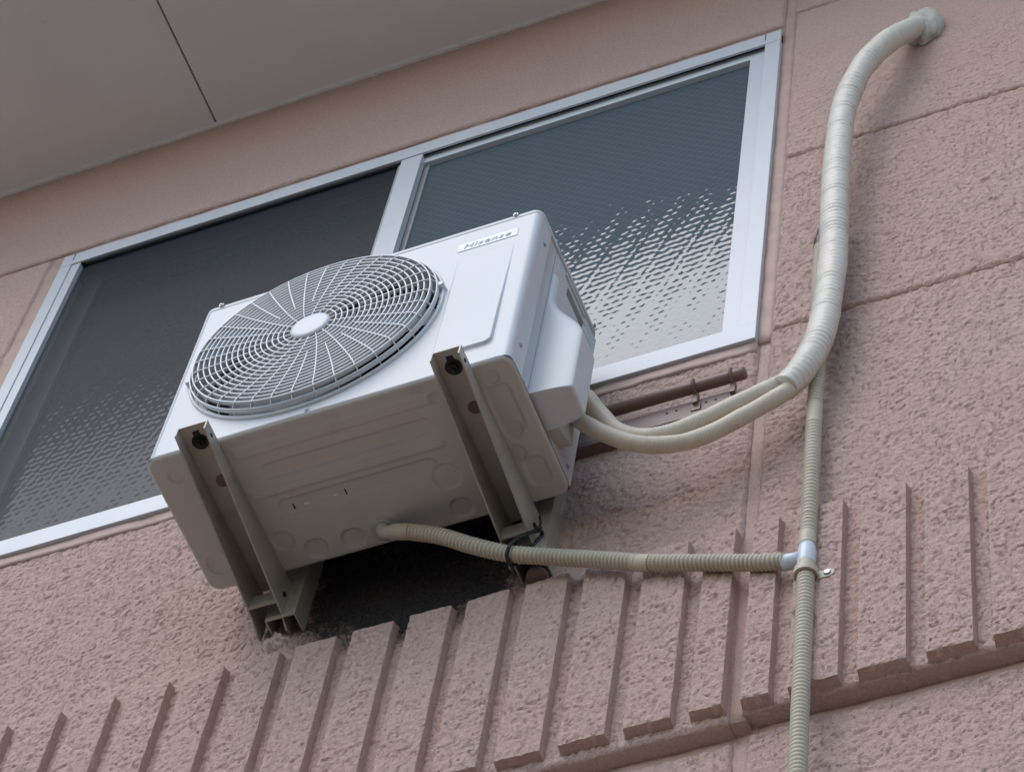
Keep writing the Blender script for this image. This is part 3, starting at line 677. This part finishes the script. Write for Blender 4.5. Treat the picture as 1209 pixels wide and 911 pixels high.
# mortar smeared where the left bracket meets the wall
bm = bmesh.new(); bmesh.ops.create_icosphere(bm, subdivisions=4, radius=1.0)
for q in bm.verts:
    d = 1 + 0.5 * (float(vn(np.array(q.co.x * 3 + 9), np.array(q.co.z * 3 + q.co.y * 2))) - .5) + .3 * (float(vn(np.array(q.co.x * 9 + 9), np.array(q.co.z * 9 + q.co.y * 7))) - .5)
    q.co = Vector((0.116 + q.co.x * .026 * d, 0.002 + q.co.y * .018 * d, -0.116 + q.co.z * .024 * d))
me = bpy.data.meshes.new('mortar_patch'); bm.to_mesh(me); bm.free(); me.transform(Matrix.Translation(-wloc(house))); link_mesh('mortar_patch', me, 'mortar', house)

# ------------------------------------------------------------------ refrigerant lines
rl = thing('refrigerant_line', 'taped cream pipe bundle running from the wall hole down to the outdoor unit', 'pipe', (1.28, 0.0, 1.62))
bund = [(1.292, 0.01, 1.605), (1.283, -0.018, 1.585), (1.262, -0.048, 1.515), (1.2309, -0.075, 1.4266), (1.1866, -0.085, 1.3222), (1.1516, -0.082, 1.1777), (1.1377, -0.074, 1.0083), (1.1325, -0.066, 0.80), (1.1315, -0.058, 0.62), (1.124, -0.057, 0.4375), (1.1115, -0.06, 0.300), (1.083, -0.066, 0.195), (1.057, -0.071, 0.146)]
pts, s = spline(bund, 0.0022)
amps = np.interp(s, np.linspace(0, s[-1], 90), 0.0005 + 0.0019 * RNG.random(90) ** 2)
bulge = np.interp(s, np.linspace(0, s[-1], 26), 1 + 0.07 * (RNG.random(26) - .5))
def rf(i, th):
    fr = (s[i] / 0.0125 + th / (2 * np.pi)) % 1.0
    wr = 0.0007 * (vn(th * 2.2 + 3, th * 0 + s[i] * 210) - .5)
    base = 0.0262 * bulge[i]; flat = 1 + 0.10 * np.cos(2 * th)
    return base * flat + amps[i] * (fr - .5) * 1.5 + wr
V, F = tube_arrays(pts, 0, 32, True, rf=rf); obj('taped_bundle', V, F, 'wrap_tape', rl, True)
def wrapped(ctrl, r, name):
    p, q = spline(ctrl, 0.0014); V, F = tube_arrays(p, 0, 22, True, rf=lambda i, th: r + 0.00038 * ((q[i] / 0.0052 + th / (2 * np.pi)) % 1.0 - .5) * 2 + .0003 * math.sin(q[i] * 90)); obj(name, V, F, 'pipe_tape', rl, True)
wrapped([(1.083, -0.066, 0.205), (1.062, -0.070, 0.172), (0.9941, -0.085, 0.118), (0.9241, -0.095, 0.072), (0.8688, -0.105, 0.042), (0.8271, -0.115, 0.034), (0.780, -0.122, 0.066), (0.740, -0.127, 0.140), (0.712, -0.131, 0.20), (0.685, -0.134, 0.235)], 0.0158, 'insulated_pipe')
wrapped([(1.085, -0.066, 0.180), (1.062, -0.070, 0.135), (0.9944, -0.080, 0.076), (0.9246, -0.088, 0.031), (0.8685, -0.100, 0.014), (0.813, -0.120, 0.014), (0.7624, -0.138, 0.044), (0.7238, -0.146, 0.086), (0.700, -0.149, 0.12), (0.67, -0.150, 0.14)], 0.0150, 'insulated_pipe')
# putty lump at the wall
bm = bmesh.new(); bmesh.ops.create_icosphere(bm, subdivisions=5, radius=1.0)
for q in bm.verts:
    c = q.co; d = 1 + 0.42 * (float(vn(np.array(c.x * 2.4 + 30), np.array(c.z * 2.4 + c.y * 2))) - .5) + .16 * (float(vn(np.array(c.x * 7 + 9), np.array(c.z * 7 + c.y * 5))) - .5)
    q.co = Vector((1.291 + c.x * .043 * d, -0.010 + c.y * .030 * d, 1.600 + c.z * .066 * d))
me = bpy.data.meshes.new('putty'); bm.to_mesh(me); bm.free(); me.transform(Matrix.Translation(-wloc(rl))); me.polygons.foreach_set('use_smooth', [True] * len(me.polygons)); link_mesh('putty', me, 'putty', rl)

# ------------------------------------------------------------------ drain hoses
def corrugated(ctrl, r, pitch, name, parent, amp=0.0019):
    p, q = spline(ctrl, pitch / 5)
    V, F = tube_arrays(p, 0, 18, True, rf=lambda i, th: np.full(18, r + amp * (1 if (q[i] / pitch) % 1 < .5 else -1) * (0.8 + .2 * math.cos(2 * math.pi * q[i] / pitch))))
    return obj(name, V, F, 'hose', parent, True)
VX, VY = 1.0985, -0.031
vp = thing('drain_pipe', 'vertical corrugated beige drain pipe running down the wall', 'drain pipe', (VX, VY, -0.34))
corrugated([(VX - .002, VY, 0.70), (VX - .003, VY + .003, 0.5), (VX + .003, VY, 0.30), (VX + .001, VY, 0.128)], 0.0122, 0.0100, 'upper_hose', vp)
M = MB(); M.cyl((VX - .002, VY, 0.70), (0, 0, 1), .0145, .028, 20); M.cyl((VX - .002, VY, 0.728), (0, 0, 1), .0105, .03, 20); M.build('end_cuff', 'tie_black', vp)
M = MB(); M.cyl((VX + .001, VY, 0.066), (0, 0, 1), .0138, .062, 24); M.build('cuff', 'hose', vp, False)
corrugated([(VX + .001, VY, 0.068), (VX + .002, VY - .002, -0.08), (VX + .001, VY, -0.20), (VX, VY, -0.292)], 0.0122, 0.0100, 'middle_hose', vp)
M = MB(); M.cyl((VX, VY, -0.302), (0, 0, 1), .0148, .034, 24, .0138); M.build('cuff', 'hose', vp)
tee = MB(); tee.tube([(VX, VY, -0.300), (VX, VY, -0.312), (VX, VY, -0.325), (VX, VY, -0.350), (VX, VY, -0.356)], 0, 24, rf=lambda i, th: np.full(24, (.0135, .0150, .0155, .0150, .0135)[i]))
tee.tube([(VX - .004, VY, -0.334), (VX - .024, VY, -0.332), (VX - .040, VY, -0.330), (VX - .041, VY, -0.330)], 0, 24, rf=lambda i, th: np.full(24, (.0125, .0135, .0138, .011)[i]))
tee.build('tee_joint', 'joint_plastic', vp, True)
M = MB(); M.cyl((VX, VY, -0.384), (0, 0, 1), .0155, .032, 24, .0145); M.build('cuff', 'hose', vp)
corrugated([(VX, VY, -0.380), (VX + .001, VY, -0.50), (VX + .002, VY, -0.75), (VX + .003, VY + .002, -1.0), (VX + .003, VY, -1.30)], 0.0126, 0.0092, 'lower_hose', vp)
corrugated([(VX + .003, VY, -1.30), (VX + .003, VY, -2.6), (VX, VY, -4.2), (VX, VY, GZ + .05)], 0.0126, 0.03, 'lower_hose', vp)
# saddle clip
M = MB(); v = []; f = []
for i, a in enumerate(np.linspace(-10, 190, 20)):
    for rr, zz in ((.0165, -.386), (.0195, -.386), (.0195, -.370), (.0165, -.370)): v.append((VX + rr * math.cos(rad(a)), VY - rr * math.sin(rad(a)), zz))
for i in range(19):
    for k in range(4): f.append((i * 4 + k, i * 4 + (k + 1) % 4, i * 4 + 4 + (k + 1) % 4, i * 4 + 4 + k))
M.add(v, f); M.box(VX + .016, VX + .034, -0.0235, -0.018, -.388, -.368, .0015); M.cyl((VX + .034, -0.018, -.378), (0, -1, 0), .010, .0056, 16); clip = M.build('saddle_clip', 'hose', vp)
M = MB(); M.cyl((VX + .033, -0.0236, -.378), (0, -1, 0), .0065, .003, 14, .005); M.build('screw', 'screw', clip)

dh = thing('drain_hose', 'corrugated beige drain hose running from the unit base across to the tee', 'drain hose', (0.345, -0.104, -0.02))
M = MB(); M.cyl((0.345, -0.104, 0.004), (0, 0, -1), .019, .007, 24); M.tube([(0.345, -0.104, 0.0), (0.345, -0.104, -0.012), (0.349, -0.104, -0.020), (0.360, -0.1035, -0.0245), (0.375, -0.103, -0.027)], 0.0125, 20); M.build('elbow', 'ac_base', dh, True)
e0 = Vector((0.368, -0.1033, -0.026)); e1 = Vector((0.408, -0.102, -0.042)); M = MB(); M.cyl(e0, e1 - e0, .0148, .036, 20); M.build('cuff', 'hose', dh)
hz = [(0.398, -0.1022, -0.038), (0.4589, -0.097, -0.0720), (0.5209, -0.084, -0.1120), (0.5797, -0.068, -0.1385), (0.6534, -0.054, -0.162), (0.729, -0.046, -0.192), (0.81, -0.042, -0.232)]
corrugated(hz, 0.0132, 0.0078, 'hose_run', dh)
hz2 = [(0.80, -0.042, -0.2275), (0.8806, -0.040, -0.262), (0.9675, -0.036, -0.295), (1.03, -0.034, -0.320), (1.0625, -0.033, -0.3285)]
corrugated(hz2, 0.0128, 0.0078, 'hose_run', dh)
M = MB(); a = Vector((0.80, -0.042, -0.2275)); b = Vector((0.832, -0.0413, -0.2425)); M.cyl(a, b - a, .0145, .036, 20); M.build('cuff', 'hose', dh)
# cable tie
tie = MB(); lp = [(.583, -.0765, -.1570), (.590, -.0845, -.143), (.601, -.080, -.118), (.616, -.067, -.090), (.6255, -.054, -.070), (.6225, -.043, -.070), (.606, -.044, -.100), (.591, -.0475, -.138), (.583, -.058, -.1595)]
p_, q_ = spline(lp + [lp[0]], 0.004); tie.tube(p_[:-1], 0.0036, 8, closed=True); tie.cyl((0.622, -0.058, -0.076), (0.5, -.7, .5), .0062, .009, 6); tie.tube([(0.626, -0.060, -0.072), (0.629, -0.064, -0.060), (0.627, -0.068, -0.048)], 0.0022, 6)
o = tie.build('cable_tie', 'tie_black', None, True, (0.6, -0.06, -0.13)); o['label'] = 'black cable tie fixing the drain hose to the bracket'; o['category'] = 'cable tie'
